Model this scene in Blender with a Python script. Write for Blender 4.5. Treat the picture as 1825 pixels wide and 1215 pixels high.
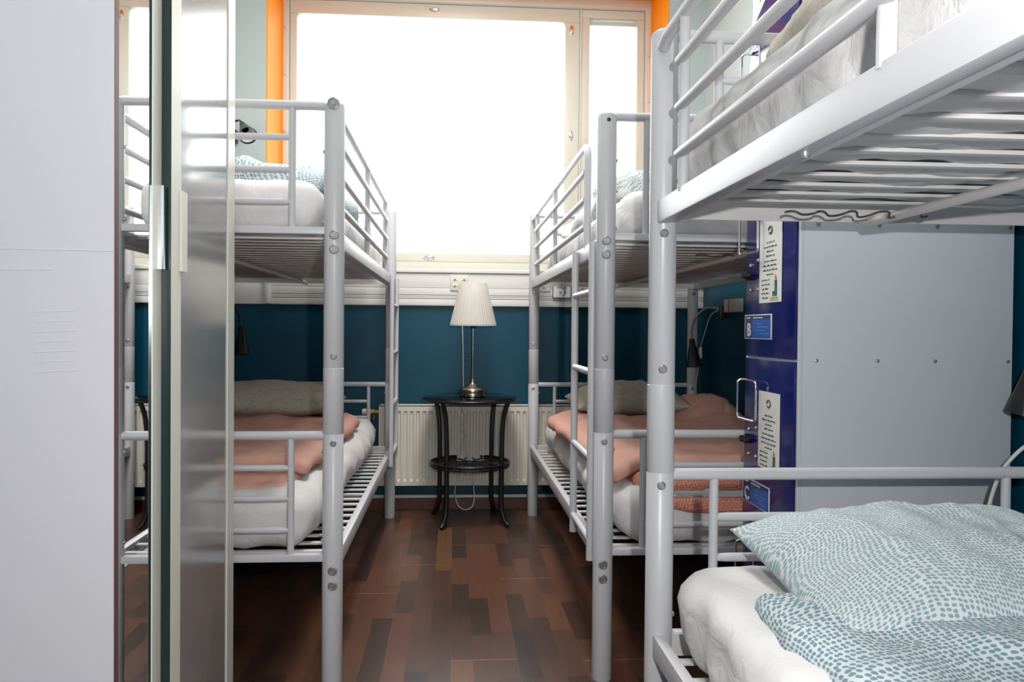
import bpy, bmesh, math, random
from mathutils import Vector, Matrix, noise
random.seed(7)
for o in list(bpy.data.objects): bpy.data.objects.remove(o)
SC = bpy.context.scene
COL = SC.collection

# ------------------------------------------------------------------ camera
F_PX = 1458.55
YAW, PITCH, ROLL, CAM_H = .0718, .0151, .0086, .9834
cam = bpy.data.cameras.new('camera'); camo = bpy.data.objects.new('camera', cam); COL.objects.link(camo)
cam.sensor_width = 36; cam.lens = F_PX/1825*36; cam.clip_start = .02
f0 = Vector((math.sin(YAW), math.cos(YAW), 0)); r0 = Vector((math.cos(YAW), -math.sin(YAW), 0)); u0 = Vector((0, 0, 1))
fw = math.cos(PITCH)*f0-math.sin(PITCH)*u0; up = math.cos(PITCH)*u0+math.sin(PITCH)*f0
rr = math.cos(ROLL)*r0+math.sin(ROLL)*up; uu = math.cos(ROLL)*up-math.sin(ROLL)*r0
m = Matrix((rr, uu, -fw)).transposed().to_4x4(); m.translation = (0, 0, CAM_H)
camo.matrix_world = m
SC.camera = camo

# ------------------------------------------------------------------ light
SC.view_settings.view_transform = 'Standard'; SC.view_settings.look = 'None'
SC.view_settings.gamma = 1; SC.view_settings.use_curve_mapping = False
SC.view_settings.exposure = 0.38
w = bpy.data.worlds.new('overcast_sky'); SC.world = w; w.use_nodes = True
w.node_tree.nodes['Background'].inputs[0].default_value = (.93, .97, 1, 1)
w.node_tree.nodes['Background'].inputs[1].default_value = 5.0
def lamp(name, kind, loc, power, color=(1, 1, 1), **kw):
    l = bpy.data.lights.new(name, kind); l.energy = power; l.color = color
    for k, v in kw.items(): setattr(l, k, v)
    o = bpy.data.objects.new(name, l); o.location = loc; COL.objects.link(o); return o
lamp('camera_flash', 'POINT', (.10, -.06, 1.11), 54, (1, .985, .97), shadow_soft_size=.014)
lamp('ceiling_fill_light', 'AREA', (.05, 3.0, 3.04), 56, (1, .97, .93), shape='RECTANGLE', size=.5, size_y=1.5)  # added fill without a fitting, lifts the aisle and back wall
lamp('ceiling_fill_light', 'AREA', (.05, .6, 3.04), 10, (1, .97, .93), shape='RECTANGLE', size=.5, size_y=1.5)  # weaker added fill at the camera end, no lamp there

# ------------------------------------------------------------------ materials
def principled(name, col, rough=.5, metal=0, spec=.5, **kw):
    m = bpy.data.materials.new(name); m.use_nodes = True
    b = m.node_tree.nodes['Principled BSDF']
    b.inputs['Base Color'].default_value = (*col, 1); b.inputs['Roughness'].default_value = rough
    b.inputs['Metallic'].default_value = metal; b.inputs['Specular IOR Level'].default_value = spec
    for k, v in kw.items(): b.inputs[k].default_value = v
    return m
def N(m, t, **kw):
    n = m.node_tree.nodes.new(t)
    for k, v in kw.items(): setattr(n, k, v)
    return n
def L(m, a, b): m.node_tree.links.new(a, b)
def bsdf(m): return m.node_tree.nodes['Principled BSDF']
def coords(m, scale=(1, 1, 1), kind='Object'):
    tc = N(m, 'ShaderNodeTexCoord'); mp = N(m, 'ShaderNodeMapping'); mp.inputs['Scale'].default_value = scale
    L(m, tc.outputs[kind], mp.inputs['Vector']); return mp.outputs['Vector']
def bump(m, scale, strength, dist=.002, detail=4, vec=None):
    nz = N(m, 'ShaderNodeTexNoise'); nz.inputs['Scale'].default_value = scale; nz.inputs['Detail'].default_value = detail
    L(m, vec or coords(m), nz.inputs['Vector'])
    b = N(m, 'ShaderNodeBump'); b.inputs['Strength'].default_value = strength; b.inputs['Distance'].default_value = dist
    L(m, nz.outputs['Fac'], b.inputs['Height']); L(m, b.outputs['Normal'], bsdf(m).inputs['Normal']); return m
def mottled(m, c1, c2, scale=5, detail=3):
    nz = N(m, 'ShaderNodeTexNoise'); nz.inputs['Scale'].default_value = scale; nz.inputs['Detail'].default_value = detail
    L(m, coords(m), nz.inputs['Vector'])
    mx = N(m, 'ShaderNodeMix', data_type='RGBA'); L(m, nz.outputs['Fac'], mx.inputs[0])
    mx.inputs[6].default_value = (*c1, 1); mx.inputs[7].default_value = (*c2, 1)
    L(m, mx.outputs[2], bsdf(m).inputs['Base Color']); return m
def srgb(*c):
    return tuple(((v/255)/12.92 if v/255 <= .04045 else ((v/255+.055)/1.055)**2.4) for v in c)

M = {}
M['steel'] = bump(principled('silver_powder_coat', srgb(190, 190, 194), .34), 260, .08, .0005)
M['slat'] = principled('silver_slat_coat', srgb(196, 194, 192), .35)
M['bolt'] = principled('zinc_bolt', srgb(168, 168, 168), .3, .7)
M['dark_hole'] = principled('dark_bolt_hole', (.02, .02, .02), .6)
M['teal'] = bump(mottled(principled('teal_wall_paint', srgb(0, 66, 88), .42, 0, .3), srgb(0, 61, 82), srgb(0, 71, 94), 3), 180, .15, .001)
M['pale_wall'] = bump(mottled(principled('pale_green_wall_paint', srgb(172, 180, 180), .6), srgb(167, 176, 176), srgb(177, 185, 184), 2), 120, .1, .001)
M['white_paint'] = principled('white_gloss_paint', srgb(216, 214, 210), .3)
M['ceiling'] = bump(principled('white_ceiling_paint', srgb(232, 232, 228), .7), 90, .1, .001)
M['cream'] = bump(principled('cream_window_paint', srgb(208, 208, 198), .35), 60, .08, .0008)
M['orange'] = bump(principled('orange_reveal_paint', srgb(248, 144, 0), .6, 0, .12), 70, .1, .001)
M['brown_base'] = mottled(principled('brown_skirting', srgb(92, 50, 34), .4), srgb(80, 42, 28), srgb(104, 58, 40), 12)
M['radiator'] = principled('cream_radiator_enamel', srgb(214, 208, 196), .35)
M['black_metal'] = bump(principled('black_table_metal', srgb(22, 21, 22), .38), 200, .1, .0005)
M['black_plastic'] = principled('black_plastic', srgb(20, 20, 21), .4)
M['lamp_shell'] = principled('dark_grey_lamp_metal', srgb(34, 36, 38), .3, .3)
M['reflector'] = principled('lamp_inner_white', srgb(200, 205, 205), .3)
M['chrome'] = principled('chrome', (.8, .8, .82), .12, 1)
M['nickel'] = principled('brushed_nickel', srgb(176, 164, 148), .2, 1)
M['brass'] = principled('valve_brass', srgb(170, 140, 90), .35, .8)
M['plastic_white'] = principled('white_plastic', srgb(214, 212, 200), .4)
M['cord'] = principled('white_cord', srgb(200, 200, 196), .5)
M['dark_cord'] = principled('dark_cord', srgb(70, 66, 62), .5)
M['locker_grey'] = bump(mottled(principled('grey_locker_steel', srgb(194, 199, 206), .33), srgb(190, 195, 202), srgb(198, 203, 210), 2), 300, .05, .0004)
M['locker_blue'] = principled('blue_locker_enamel', srgb(20, 26, 96), .16)
M['paper'] = mottled(principled('white_paper', srgb(222, 222, 218), .55), srgb(216, 216, 214), srgb(226, 226, 220), 6)
M['ink'] = principled('black_ink', srgb(60, 60, 66), .6)
M['label_navy'] = principled('navy_label', srgb(18, 36, 88), .3)
M['label_blue'] = principled('blue_label', srgb(16, 84, 170), .3)
M['label_white'] = principled('white_print', srgb(205, 215, 232), .4)
M['light_blue_ink'] = principled('light_blue_print', srgb(60, 130, 200), .4)
M['candle_green'] = principled('green_print', srgb(50, 105, 95), .5)
M['flame_orange'] = principled('orange_print', srgb(220, 110, 70), .5)
M['brown_ink'] = principled('brown_print', srgb(90, 64, 50), .5)
M['yellow_ink'] = principled('straw_print', srgb(180, 168, 110), .5)
M['sign_border'] = principled('blue_grey_border', srgb(88, 98, 140), .5)
M['sign_grey'] = principled('grey_teal_print', srgb(120, 150, 152), .5)
M['red_ink'] = principled('red_print', srgb(180, 90, 96), .5)
M['door_white'] = bump(mottled(principled('satin_white_panel', srgb(207, 205, 211), .42), srgb(203, 201, 207), srgb(210, 208, 214), 1.2), 26, .12, .0012)
M['brown_edge'] = principled('brown_panel_edge', srgb(96, 66, 64), .5)
M['frame_cream'] = principled('cream_wardrobe_frame', srgb(214, 214, 204), .4)
M['mirror'] = principled('mirror_silver', (.88, .92, .92), .012, 1)
M['satin_metal'] = bump(principled('satin_grey_door_panel', srgb(176, 176, 176), .16, .6), 300, .04, .0004)
M['glass_edge'] = principled('dark_green_glass_edge', srgb(30, 48, 46), .2)
M['carcass'] = principled('white_wardrobe_board', srgb(220, 218, 214), .5)
M['book_orange'] = principled('orange_box_print', srgb(190, 110, 60), .5)

def glass(name, tint, gloss=.06, rough=.0):
    m = bpy.data.materials.new(name); m.use_nodes = True; nt = m.node_tree; nt.nodes.clear()
    out = N(m, 'ShaderNodeOutputMaterial'); tr = N(m, 'ShaderNodeBsdfTransparent'); tr.inputs[0].default_value = (*tint, 1)
    gl = N(m, 'ShaderNodeBsdfGlossy'); gl.inputs['Roughness'].default_value = rough
    fr = N(m, 'ShaderNodeFresnel'); fr.inputs[0].default_value = 1.45+gloss
    mx = N(m, 'ShaderNodeMixShader'); L(m, fr.outputs[0], mx.inputs[0]); L(m, tr.outputs[0], mx.inputs[1]); L(m, gl.outputs[0], mx.inputs[2])
    L(m, mx.outputs[0], out.inputs[0]); return m
M['window_glass'] = glass('window_glass', (.97, .985, .98))
M['table_glass'] = glass('smoked_table_glass', (.16, .24, .28), .25, .02)

def fabric(name, c1, c2, scale, bumps=.25, rough=.9):
    m = principled(name, c1, rough, 0, .2)
    mottled(m, c1, c2, scale)
    nz = N(m, 'ShaderNodeTexNoise'); nz.inputs['Scale'].default_value = 22; nz.inputs['Detail'].default_value = 3; nz.inputs['Distortion'].default_value = 1.2
    L(m, coords(m), nz.inputs['Vector'])
    wv = N(m, 'ShaderNodeTexNoise'); wv.inputs['Scale'].default_value = 900; L(m, coords(m), wv.inputs['Vector'])
    ad = N(m, 'ShaderNodeMath', operation='MULTIPLY_ADD'); L(m, wv.outputs['Fac'], ad.inputs[0]); ad.inputs[1].default_value = .06; L(m, nz.outputs['Fac'], ad.inputs[2])
    b = N(m, 'ShaderNodeBump'); b.inputs['Strength'].default_value = bumps; b.inputs['Distance'].default_value = .006
    L(m, ad.outputs[0], b.inputs['Height']); L(m, b.outputs['Normal'], bsdf(m).inputs['Normal'])
    return m
M['sheet'] = fabric('white_sheet_cotton', srgb(208, 206, 205), srgb(216, 214, 214), 3, .55)
M['pink'] = fabric('dusty_pink_cotton', srgb(200, 152, 138), srgb(212, 166, 150), 30, .35)
M['pillow_beige'] = fabric('grey_beige_print_cotton', srgb(150, 142, 130), srgb(196, 190, 178), 75, .3)
def spots(name, ground, ink, scale, thresh, flow=.14, fscale=4.5, bumps=.25):
    """printed cotton: small dashes that follow curving lines"""
    m = principled(name, ground, .85, 0, .2)
    v = coords(m); uvc = coords(m, kind='UV')
    nz = N(m, 'ShaderNodeTexNoise'); nz.inputs['Scale'].default_value = fscale; nz.inputs['Detail'].default_value = 0
    L(m, uvc, nz.inputs['Vector'])
    sb = N(m, 'ShaderNodeVectorMath', operation='SUBTRACT'); L(m, nz.outputs['Color'], sb.inputs[0]); sb.inputs[1].default_value = (.5, .5, .5)
    sc = N(m, 'ShaderNodeVectorMath', operation='SCALE'); L(m, sb.outputs[0], sc.inputs[0]); sc.inputs[3].default_value = flow
    ad = N(m, 'ShaderNodeVectorMath', operation='ADD'); L(m, uvc, ad.inputs[0]); L(m, sc.outputs[0], ad.inputs[1])
    flat = N(m, 'ShaderNodeVectorMath', operation='MULTIPLY'); L(m, ad.outputs[0], flat.inputs[0]); flat.inputs[1].default_value = (1, 1, .7)
    vo = N(m, 'ShaderNodeTexVoronoi', voronoi_dimensions='2D'); vo.inputs['Scale'].default_value = scale; vo.inputs['Randomness'].default_value = .35
    L(m, flat.outputs[0], vo.inputs['Vector'])
    rp = N(m, 'ShaderNodeValToRGB'); rp.color_ramp.elements[0].position = thresh; rp.color_ramp.elements[1].position = thresh+.08
    L(m, vo.outputs['Distance'], rp.inputs[0])
    mx = N(m, 'ShaderNodeMix', data_type='RGBA'); L(m, rp.outputs[0], mx.inputs[0])
    mx.inputs[6].default_value = (*ink, 1); mx.inputs[7].default_value = (*ground, 1)
    L(m, mx.outputs[2], bsdf(m).inputs['Base Color'])
    n2 = N(m, 'ShaderNodeTexNoise'); n2.inputs['Scale'].default_value = 14; n2.inputs['Detail'].default_value = 3; n2.inputs['Distortion'].default_value = 1; L(m, v, n2.inputs['Vector'])
    b = N(m, 'ShaderNodeBump'); b.inputs['Strength'].default_value = bumps; b.inputs['Distance'].default_value = .008
    L(m, n2.outputs['Fac'], b.inputs['Height']); L(m, b.outputs['Normal'], bsdf(m).inputs['Normal'])
    return m
M['blue_spots'] = spots('blue_dash_print_cotton', srgb(200, 206, 208), srgb(132, 155, 163), 125, .31)
M['blue_spots_big'] = spots('blue_dash_print_duvet', srgb(202, 208, 211), srgb(112, 142, 154), 108, .33)
M['coral_print'] = spots('coral_print_cotton', srgb(208, 156, 140), srgb(190, 116, 98), 150, .42)
M['white_blue_print'] = spots('white_cotton_blue_corner', srgb(224, 226, 224), srgb(120, 150, 160), 100, .2)

def blind_material():
    m = bpy.data.materials.new('white_blind_slat'); m.use_nodes = True; nt = m.node_tree; nt.nodes.clear()
    out = N(m, 'ShaderNodeOutputMaterial'); d = N(m, 'ShaderNodeBsdfDiffuse'); d.inputs[0].default_value = (.85, .87, .84, 1)
    t = N(m, 'ShaderNodeBsdfTranslucent'); t.inputs[0].default_value = (.85, .88, .84, 1)
    x = N(m, 'ShaderNodeMixShader'); x.inputs[0].default_value = .5; L(m, d.outputs[0], x.inputs[1]); L(m, t.outputs[0], x.inputs[2]); L(m, x.outputs[0], out.inputs[0]); return m
M['blind'] = blind_material()
def shade_material():
    m = bpy.data.materials.new('pleated_white_shade'); m.use_nodes = True; nt = m.node_tree; nt.nodes.clear()
    out = N(m, 'ShaderNodeOutputMaterial'); d = N(m, 'ShaderNodeBsdfDiffuse'); d.inputs[0].default_value = (*srgb(214, 210, 202), 1)
    t = N(m, 'ShaderNodeBsdfTranslucent'); t.inputs[0].default_value = (.8, .78, .72, 1)
    x = N(m, 'ShaderNodeMixShader'); x.inputs[0].default_value = .2; L(m, d.outputs[0], x.inputs[1]); L(m, t.outputs[0], x.inputs[2]); L(m, x.outputs[0], out.inputs[0]); return m
M['shade'] = shade_material()

def floor_material():
    m = principled('brown_laminate', (.05, .03, .02), .3)
    tc = N(m, 'ShaderNodeTexCoord'); sx = N(m, 'ShaderNodeSeparateXYZ'); L(m, tc.outputs['Object'], sx.inputs[0])
    def mth(op, a, b=None, c=None):
        n = N(m, 'ShaderNodeMath', operation=op)
        for i, v in enumerate((a, b, c)):
            if v is None: continue
            if isinstance(v, (int, float)): n.inputs[i].default_value = v
            else: L(m, v, n.inputs[i])
        return n.outputs[0]
    X, Y = sx.outputs[0], sx.outputs[1]
    row = mth('FLOOR', mth('DIVIDE', X, .0655))
    def wn1(v, seed):
        n = N(m, 'ShaderNodeTexWhiteNoise', noise_dimensions='1D'); L(m, mth('ADD', v, seed), n.inputs['W']); return n.outputs['Value']
    ro = wn1(row, 3.7)
    yy = mth('ADD', mth('DIVIDE', Y, .36), mth('MULTIPLY', ro, 7.0)); cell = mth('FLOOR', yy)
    n2 = N(m, 'ShaderNodeTexWhiteNoise', noise_dimensions='2D'); cb = N(m, 'ShaderNodeCombineXYZ'); L(m, row, cb.inputs[0]); L(m, cell, cb.inputs[1]); L(m, cb.outputs[0], n2.inputs['Vector'])
    rp = N(m, 'ShaderNodeValToRGB'); e = rp.color_ramp.elements
    e[0].position = 0; e[0].color = (*srgb(54, 40, 34), 1); e[1].position = 1; e[1].color = (*srgb(106, 73, 52), 1)
    for p, c in ((.3, srgb(68, 48, 40)), (.6, srgb(84, 57, 44)), (.85, srgb(95, 60, 46))):
        k = e.new(p); k.color = (*c, 1)
    L(m, n2.outputs['Value'], rp.inputs[0])
    gr = N(m, 'ShaderNodeTexNoise'); gr.inputs['Scale'].default_value = 1; gr.inputs['Detail'].default_value = 6; gr.inputs['Roughness'].default_value = .65
    mp = N(m, 'ShaderNodeMapping'); mp.inputs['Scale'].default_value = (170, 7, 1); L(m, tc.outputs['Object'], mp.inputs[0]); L(m, mp.outputs[0], gr.inputs['Vector'])
    g = mth('MULTIPLY_ADD', gr.outputs['Fac'], .9, .5)
    pan = mth('FLOOR', mth('DIVIDE', X, .1965)); po = wn1(pan, 11.3)
    fy = mth('FRACT', mth('ADD', mth('DIVIDE', Y, 1.29), po)); fx = mth('FRACT', mth('DIVIDE', X, .1965))
    seam_y = mth('LESS_THAN', fy, .0022); seam_x = mth('LESS_THAN', fx, .008)
    mul = N(m, 'ShaderNodeMix', data_type='RGBA', blend_type='MULTIPLY'); mul.inputs[0].default_value = 1
    L(m, rp.outputs[0], mul.inputs[6]); cg = N(m, 'ShaderNodeCombineColor'); [L(m, g, cg.inputs[i]) for i in range(3)]; L(m, cg.outputs[0], mul.inputs[7])
    s1 = N(m, 'ShaderNodeMix', data_type='RGBA'); L(m, seam_y, s1.inputs[0]); L(m, mul.outputs[2], s1.inputs[6]); s1.inputs[7].default_value = (*srgb(150, 120, 104), 1)
    s2 = N(m, 'ShaderNodeMix', data_type='RGBA'); L(m, mth('MULTIPLY', seam_x, .5), s2.inputs[0]); L(m, s1.outputs[2], s2.inputs[6]); s2.inputs[7].default_value = (*srgb(112, 80, 62), 1)
    L(m, s2.outputs[2], bsdf(m).inputs['Base Color'])
    b = N(m, 'ShaderNodeBump'); b.inputs['Strength'].default_value = .12; b.inputs['Distance'].default_value = .001; L(m, gr.outputs['Fac'], b.inputs['Height']); L(m, b.outputs[0], bsdf(m).inputs['Normal'])
    return m
M['floor'] = floor_material()

# ------------------------------------------------------------------ mesh helpers
class MB:
    def __init__(s): s.v = []; s.f = []
    def add(s, vs, fs):
        n = len(s.v); s.v += [tuple(v) for v in vs]; s.f += [tuple(i+n for i in f) for f in fs]; return s
    def box(s, x0, x1, y0, y1, z0, z1, b=0):
        if x0 > x1: x0, x1 = x1, x0
        if y0 > y1: y0, y1 = y1, y0
        if z0 > z1: z0, z1 = z1, z0
        if not b:
            return s.add([(x, y, z) for z in (z0, z1) for y in (y0, y1) for x in (x0, x1)],
                         [(0, 2, 3, 1), (4, 5, 7, 6), (0, 1, 5, 4), (2, 6, 7, 3), (0, 4, 6, 2), (1, 3, 7, 5)])
        b = min(b, (x1-x0)*.45, (y1-y0)*.45, (z1-z0)*.45)
        bm = bmesh.new(); bmesh.ops.create_cube(bm, size=1)
        for v in bm.verts:
            v.co = Vector(((x0+x1)/2+v.co.x*(x1-x0), (y0+y1)/2+v.co.y*(y1-y0), (z0+z1)/2+v.co.z*(z1-z0)))
        bmesh.ops.bevel(bm, geom=list(bm.edges), offset=b, segments=2, profile=.6, affect='EDGES')
        bm.verts.index_update()
        s.add([v.co for v in bm.verts], [[v.index for v in f.verts] for f in bm.faces]); bm.free(); return s
    def tube(s, pts, r, n=12, caps=True, squash=None):
        pts = [Vector(p) for p in pts]; rs = r if isinstance(r, (list, tuple)) else [r]*len(pts)
        t = (pts[1]-pts[0]).normalized(); a = Vector((0, 0, 1)) if abs(t.z) < .9 else Vector((1, 0, 0))
        u = t.cross(a).normalized(); w_ = t.cross(u).normalized(); vs = []
        for i, p in enumerate(pts):
            t2 = ((pts[min(i+1, len(pts)-1)]-pts[max(i-1, 0)])).normalized()
            u = (u-t2*u.dot(t2)).normalized(); w_ = t2.cross(u).normalized()
            for k in range(n):
                an = 2*math.pi*k/n; d = u*math.cos(an)+w_*math.sin(an)
                vs.append(p+d*rs[i])
        fs = [(i*n+k, i*n+(k+1) % n, (i+1)*n+(k+1) % n, (i+1)*n+k) for i in range(len(pts)-1) for k in range(n)]
        if caps: fs += [tuple(range(n))[::-1], tuple((len(pts)-1)*n+k for k in range(n))]
        return s.add(vs, fs)
    def lathe(s, prof, c=(0, 0, 0), n=32, axis='Z', cap=True):
        vs = []
        for r, z in prof:
            for k in range(n):
                a = 2*math.pi*k/n; p = (r*math.cos(a), r*math.sin(a), z)
                if axis == 'Y': p = (p[0], p[2], p[1])
                if axis == 'X': p = (p[2], p[0], p[1])
                vs.append((p[0]+c[0], p[1]+c[1], p[2]+c[2]))
        fs = [(i*n+k, i*n+(k+1) % n, (i+1)*n+(k+1) % n, (i+1)*n+k) for i in range(len(prof)-1) for k in range(n)]
        if cap: fs += [tuple(range(n))[::-1], tuple((len(prof)-1)*n+k for k in range(n))]
        return s.add(vs, fs)
    def build(s, name, mat, parent=None, smooth=True, angle=40, uv=None):
        me = bpy.data.meshes.new(name); me.from_pydata(s.v, [], s.f); me.update()
        if uv:
            lay = me.uv_layers.new(name='UVMap')
            for lp_ in me.loops: lay.data[lp_.index].uv = uv[lp_.vertex_index]
        bm = bmesh.new(); bm.from_mesh(me); bmesh.ops.recalc_face_normals(bm, faces=bm.faces); bm.to_mesh(me); bm.free()
        me.materials.append(mat if not isinstance(mat, str) else M[mat])
        if smooth: me.shade_smooth(); me.set_sharp_from_angle(angle=math.radians(angle))
        o = bpy.data.objects.new(name, me); COL.objects.link(o)
        if parent: o.parent = parent
        return o
def bend(p0, p1, p2, r, n=6):
    """rounded corner points at p1"""
    p0, p1, p2 = Vector(p0), Vector(p1), Vector(p2)
    a = p1+(p0-p1).normalized()*r; b = p1+(p2-p1).normalized()*r
    return [tuple(a.lerp(p1, t).lerp(p1.lerp(b, t), t)) for t in [i/n for i in range(n+1)]]
def path(pts, r):
    out = [pts[0]]
    for i in range(1, len(pts)-1): out += bend(pts[i-1], pts[i], pts[i+1], r)
    return out+[pts[-1]]
def spline(pts, n=8):
    P = [Vector(p) for p in pts]; P = [P[0]*2-P[1]]+P+[P[-1]*2-P[-2]]; out = []
    for i in range(1, len(P)-2):
        for k in range(n):
            t = k/n; a, b, c, d = P[i-1:i+3]
            out.append(.5*((2*b)+(c-a)*t+(2*a-5*b+4*c-d)*t*t+(3*b-a-3*c+d)*t**3))
    return out+[P[-2]]
def tag(o, label=None, cat=None, group=None, kind=None):
    if label: o['label'] = label
    if cat: o['category'] = cat
    if group: o['group'] = group
    if kind: o['kind'] = kind
    return o
def empty(name, loc=(0, 0, 0), rz=0):
    o = bpy.data.objects.new(name, None); o.empty_display_size = .1; o.location = loc; o.rotation_euler.z = rz; COL.objects.link(o); return o
def structure(o): o['kind'] = 'structure'; return o
def ss(a, b, x):
    t = max(0, min(1, (x-a)/(b-a))); return t*t*(3-2*t)
def nz(x, y, z=0, s=1): return noise.noise(Vector((x*s, y*s, z*s)))

def soft_box(name, mat, c, size, r, wr=.004, seg=.02, seed=0, parent=None, deform=None, sub=True):
    """rounded soft slab with wrinkles; c = centre, size = full size"""
    sx, sy, sz = [v/2 for v in size]; r = min(r, sx, sy, sz)
    n = [max(2, int(v/seg)) for v in size]; idx = {}; vs = []; fs = []; uvs = []
    def vert(i, j, k):
        key = (i, j, k)
        if key not in idx:
            p = Vector((-sx+2*sx*i/n[0], -sy+2*sy*j/n[1], -sz+2*sz*k/n[2]))
            q = Vector((max(-sx+r, min(sx-r, p.x)), max(-sy+r, min(sy-r, p.y)), max(-sz+r, min(sz-r, p.z))))
            d = p-q
            if d.length > 1e-6:
                # keep the shape square where the offset stays inside one axis
                d = d.normalized()*r
            nd = d.normalized() if d.length > 1e-6 else Vector((0, 0, 1))
            p = q+d
            g = Vector((p.x+c[0], p.y+c[1], p.z+c[2]))
            h = noise.fractal(Vector((g.x*6+seed, g.y*6, g.z*10)), .8, 2.1, 4)
            rid = 1-abs(noise.noise(Vector((g.x*9+seed*2, g.y*9-seed, g.z*6))))*2.2
            p += nd*(h*wr+max(0, rid)*wr*.8)
            g = p+Vector(c)
            if deform: g = Vector(deform(g.x, g.y, g.z))
            t_ = sz-p.z
            uvs.append((p.x+(math.copysign(t_, p.x) if abs(p.x) > sx-r else 0)+sx*3, p.y+(math.copysign(t_, p.y) if abs(p.y) > sy-r else 0)+sy*3))
            idx[key] = len(vs); vs.append(g)
        return idx[key]
    for (a, b, e) in ((0, 1, 2), (1, 2, 0), (2, 0, 1)):
        for side in (0, n[e]):
            for i in range(n[a]):
                for j in range(n[b]):
                    q = []
                    for (ii, jj) in ((i, j), (i+1, j), (i+1, j+1), (i, j+1)):
                        t = [0, 0, 0]; t[a] = ii; t[b] = jj; t[e] = side; q.append(vert(*t))
                    fs.append(q)
    o = MB().add(vs, fs).build(name, mat, parent, angle=180, uv=uvs)
    return o

def pillow(name, mat, c, size, rz=0, tilt=(0, 0), seed=0, wr=.006, seg=44, low=.4, pinch=.07):
    W, D, T = size; vs = []; fs = []; n = seg; uvs = []
    R_ = Matrix.Rotation(rz, 3, 'Z') @ Matrix.Rotation(tilt[0], 3, 'X') @ Matrix.Rotation(tilt[1], 3, 'Y')
    def P(i, j, side):
        u = -1+2*i/n; v = -1+2*j/n
        u = math.copysign(1-(1-abs(u))**1.35, u); v = math.copysign(1-(1-abs(v))**1.35, v)
        pr = max(0, (1-abs(u)**2.6)*(1-abs(v)**2.6))**.55
        x = u*W/2*(1-pinch*(1-v*v)); y = v*D/2*(1-pinch*(1-u*u))
        z = T*(1-low)*pr if side else -T*low*pr
        e = (u*u+v*v)/2
        wk = noise.fractal(Vector((x*7+seed, y*7, seed+side)), .8, 2, 4)*wr*(.4+pr)
        cr = max(0, 1-abs(noise.noise(Vector((x*14+seed, y*5, 3+seed))))*3.5)*wr*.6*pr
        z += (wk+cr)*(1 if side else -.5)*min(1, pr*3)
        uvs.append((u*W*.55+1+side*.31, v*(D+T*.8)*.5+1))
        return R_ @ Vector((x, y, z))+Vector(c)
    top = [[0]*(n+1) for _ in range(n+1)]; bot = [[0]*(n+1) for _ in range(n+1)]
    for i in range(n+1):
        for j in range(n+1):
            top[i][j] = len(vs); vs.append(P(i, j, 1))
            if i in (0, n) or j in (0, n): bot[i][j] = top[i][j]
            else: bot[i][j] = len(vs); vs.append(P(i, j, 0))
    for i in range(n):
        for j in range(n):
            fs.append((top[i][j], top[i+1][j], top[i+1][j+1], top[i][j+1]))
            fs.append((bot[i][j], bot[i][j+1], bot[i+1][j+1], bot[i+1][j]))
    return MB().add(vs, fs).build(name, mat, angle=180, uv=uvs)

# ------------------------------------------------------------------ room
XL, XR, YB, YW, YN, ZC = -1.26, 1.375, 4.45, 4.88, -.9, 3.1
JL, JR, SILL, HEAD = -.998, 1.17, 1.30, 2.95
structure(MB().box(XL-.1, XR+.1, YN-.1, YB+.01, -.1, 0).build('floor', 'floor', smooth=False))
structure(MB().box(XL-.1, XR+.1, YN-.1, YB+.02, ZC, ZC+.1).build('ceiling', 'ceiling', smooth=False))
# back wall: teal below, white band, pale piers, orange reveals
b = MB(); b.box(XL, XR, YB, YB+.5, 0, 1.103); bw = structure(b.build('wall_back', 'teal', smooth=False))
b = MB(); b.box(XL, JL, YB, YB+.5, 1.103, ZC); b.box(JR, XR, YB, YB+.5, 1.103, ZC); b.box(JL, JR, YB, YB+.5, HEAD, ZC)
b.build('upper_wall', 'pale_wall', bw, smooth=False)
b = MB(); b.box(JL-.001, JL+.004, YB-.001, YB+.5, SILL, HEAD); b.box(JR-.004, JR+.001, YB-.001, YB+.5, SILL, HEAD); b.box(JL, JR, YB-.001, YB+.5, HEAD-.004, HEAD+.001)
b.build('window_reveal', 'orange', bw, smooth=False)
b = MB(); b.box(JL, JR, YB, YB+.5, 1.103, SILL-.02); b.box(JL-.0, JR, YB-.03, YB+.43, SILL-.02, SILL, .004)
structure(b.build('trim_1', 'white_paint', smooth=False))          # window ledge and its backing
# white panel band below the window, with cable trunking
b = MB(); b.box(XL, JL+.02, YB-.012, YB, 1.103, 1.278, .003); b.box(JL+.03, XR-.0, YB-.02, YB, 1.20, 1.278, .003)
for z0, z1, d in ((1.160, 1.1985, .024), (1.1505, 1.1585, .0225), (1.141, 1.149, .024), (1.104, 1.1395, .0225)):
    b.box(JL+.03, XR, YB-d, YB, z0, z1, .003)
b.box(JL-.0, JL+.035, YB-.045, YB, 1.103, 1.278, .012)
structure(b.build('trim_2', 'white_paint', smooth=True))
b = MB(); b.box(XL, XR, YB-.014, YB, .0, .058, .002)
structure(b.build('baseboard_back', 'brown_base', smooth=False))
b = MB(); b.tube([(XL+.01, YB-.014, .072), (XR-.01, YB-.014, .072)], .0105)
structure(b.build('trim_3', 'white_paint'))
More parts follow.
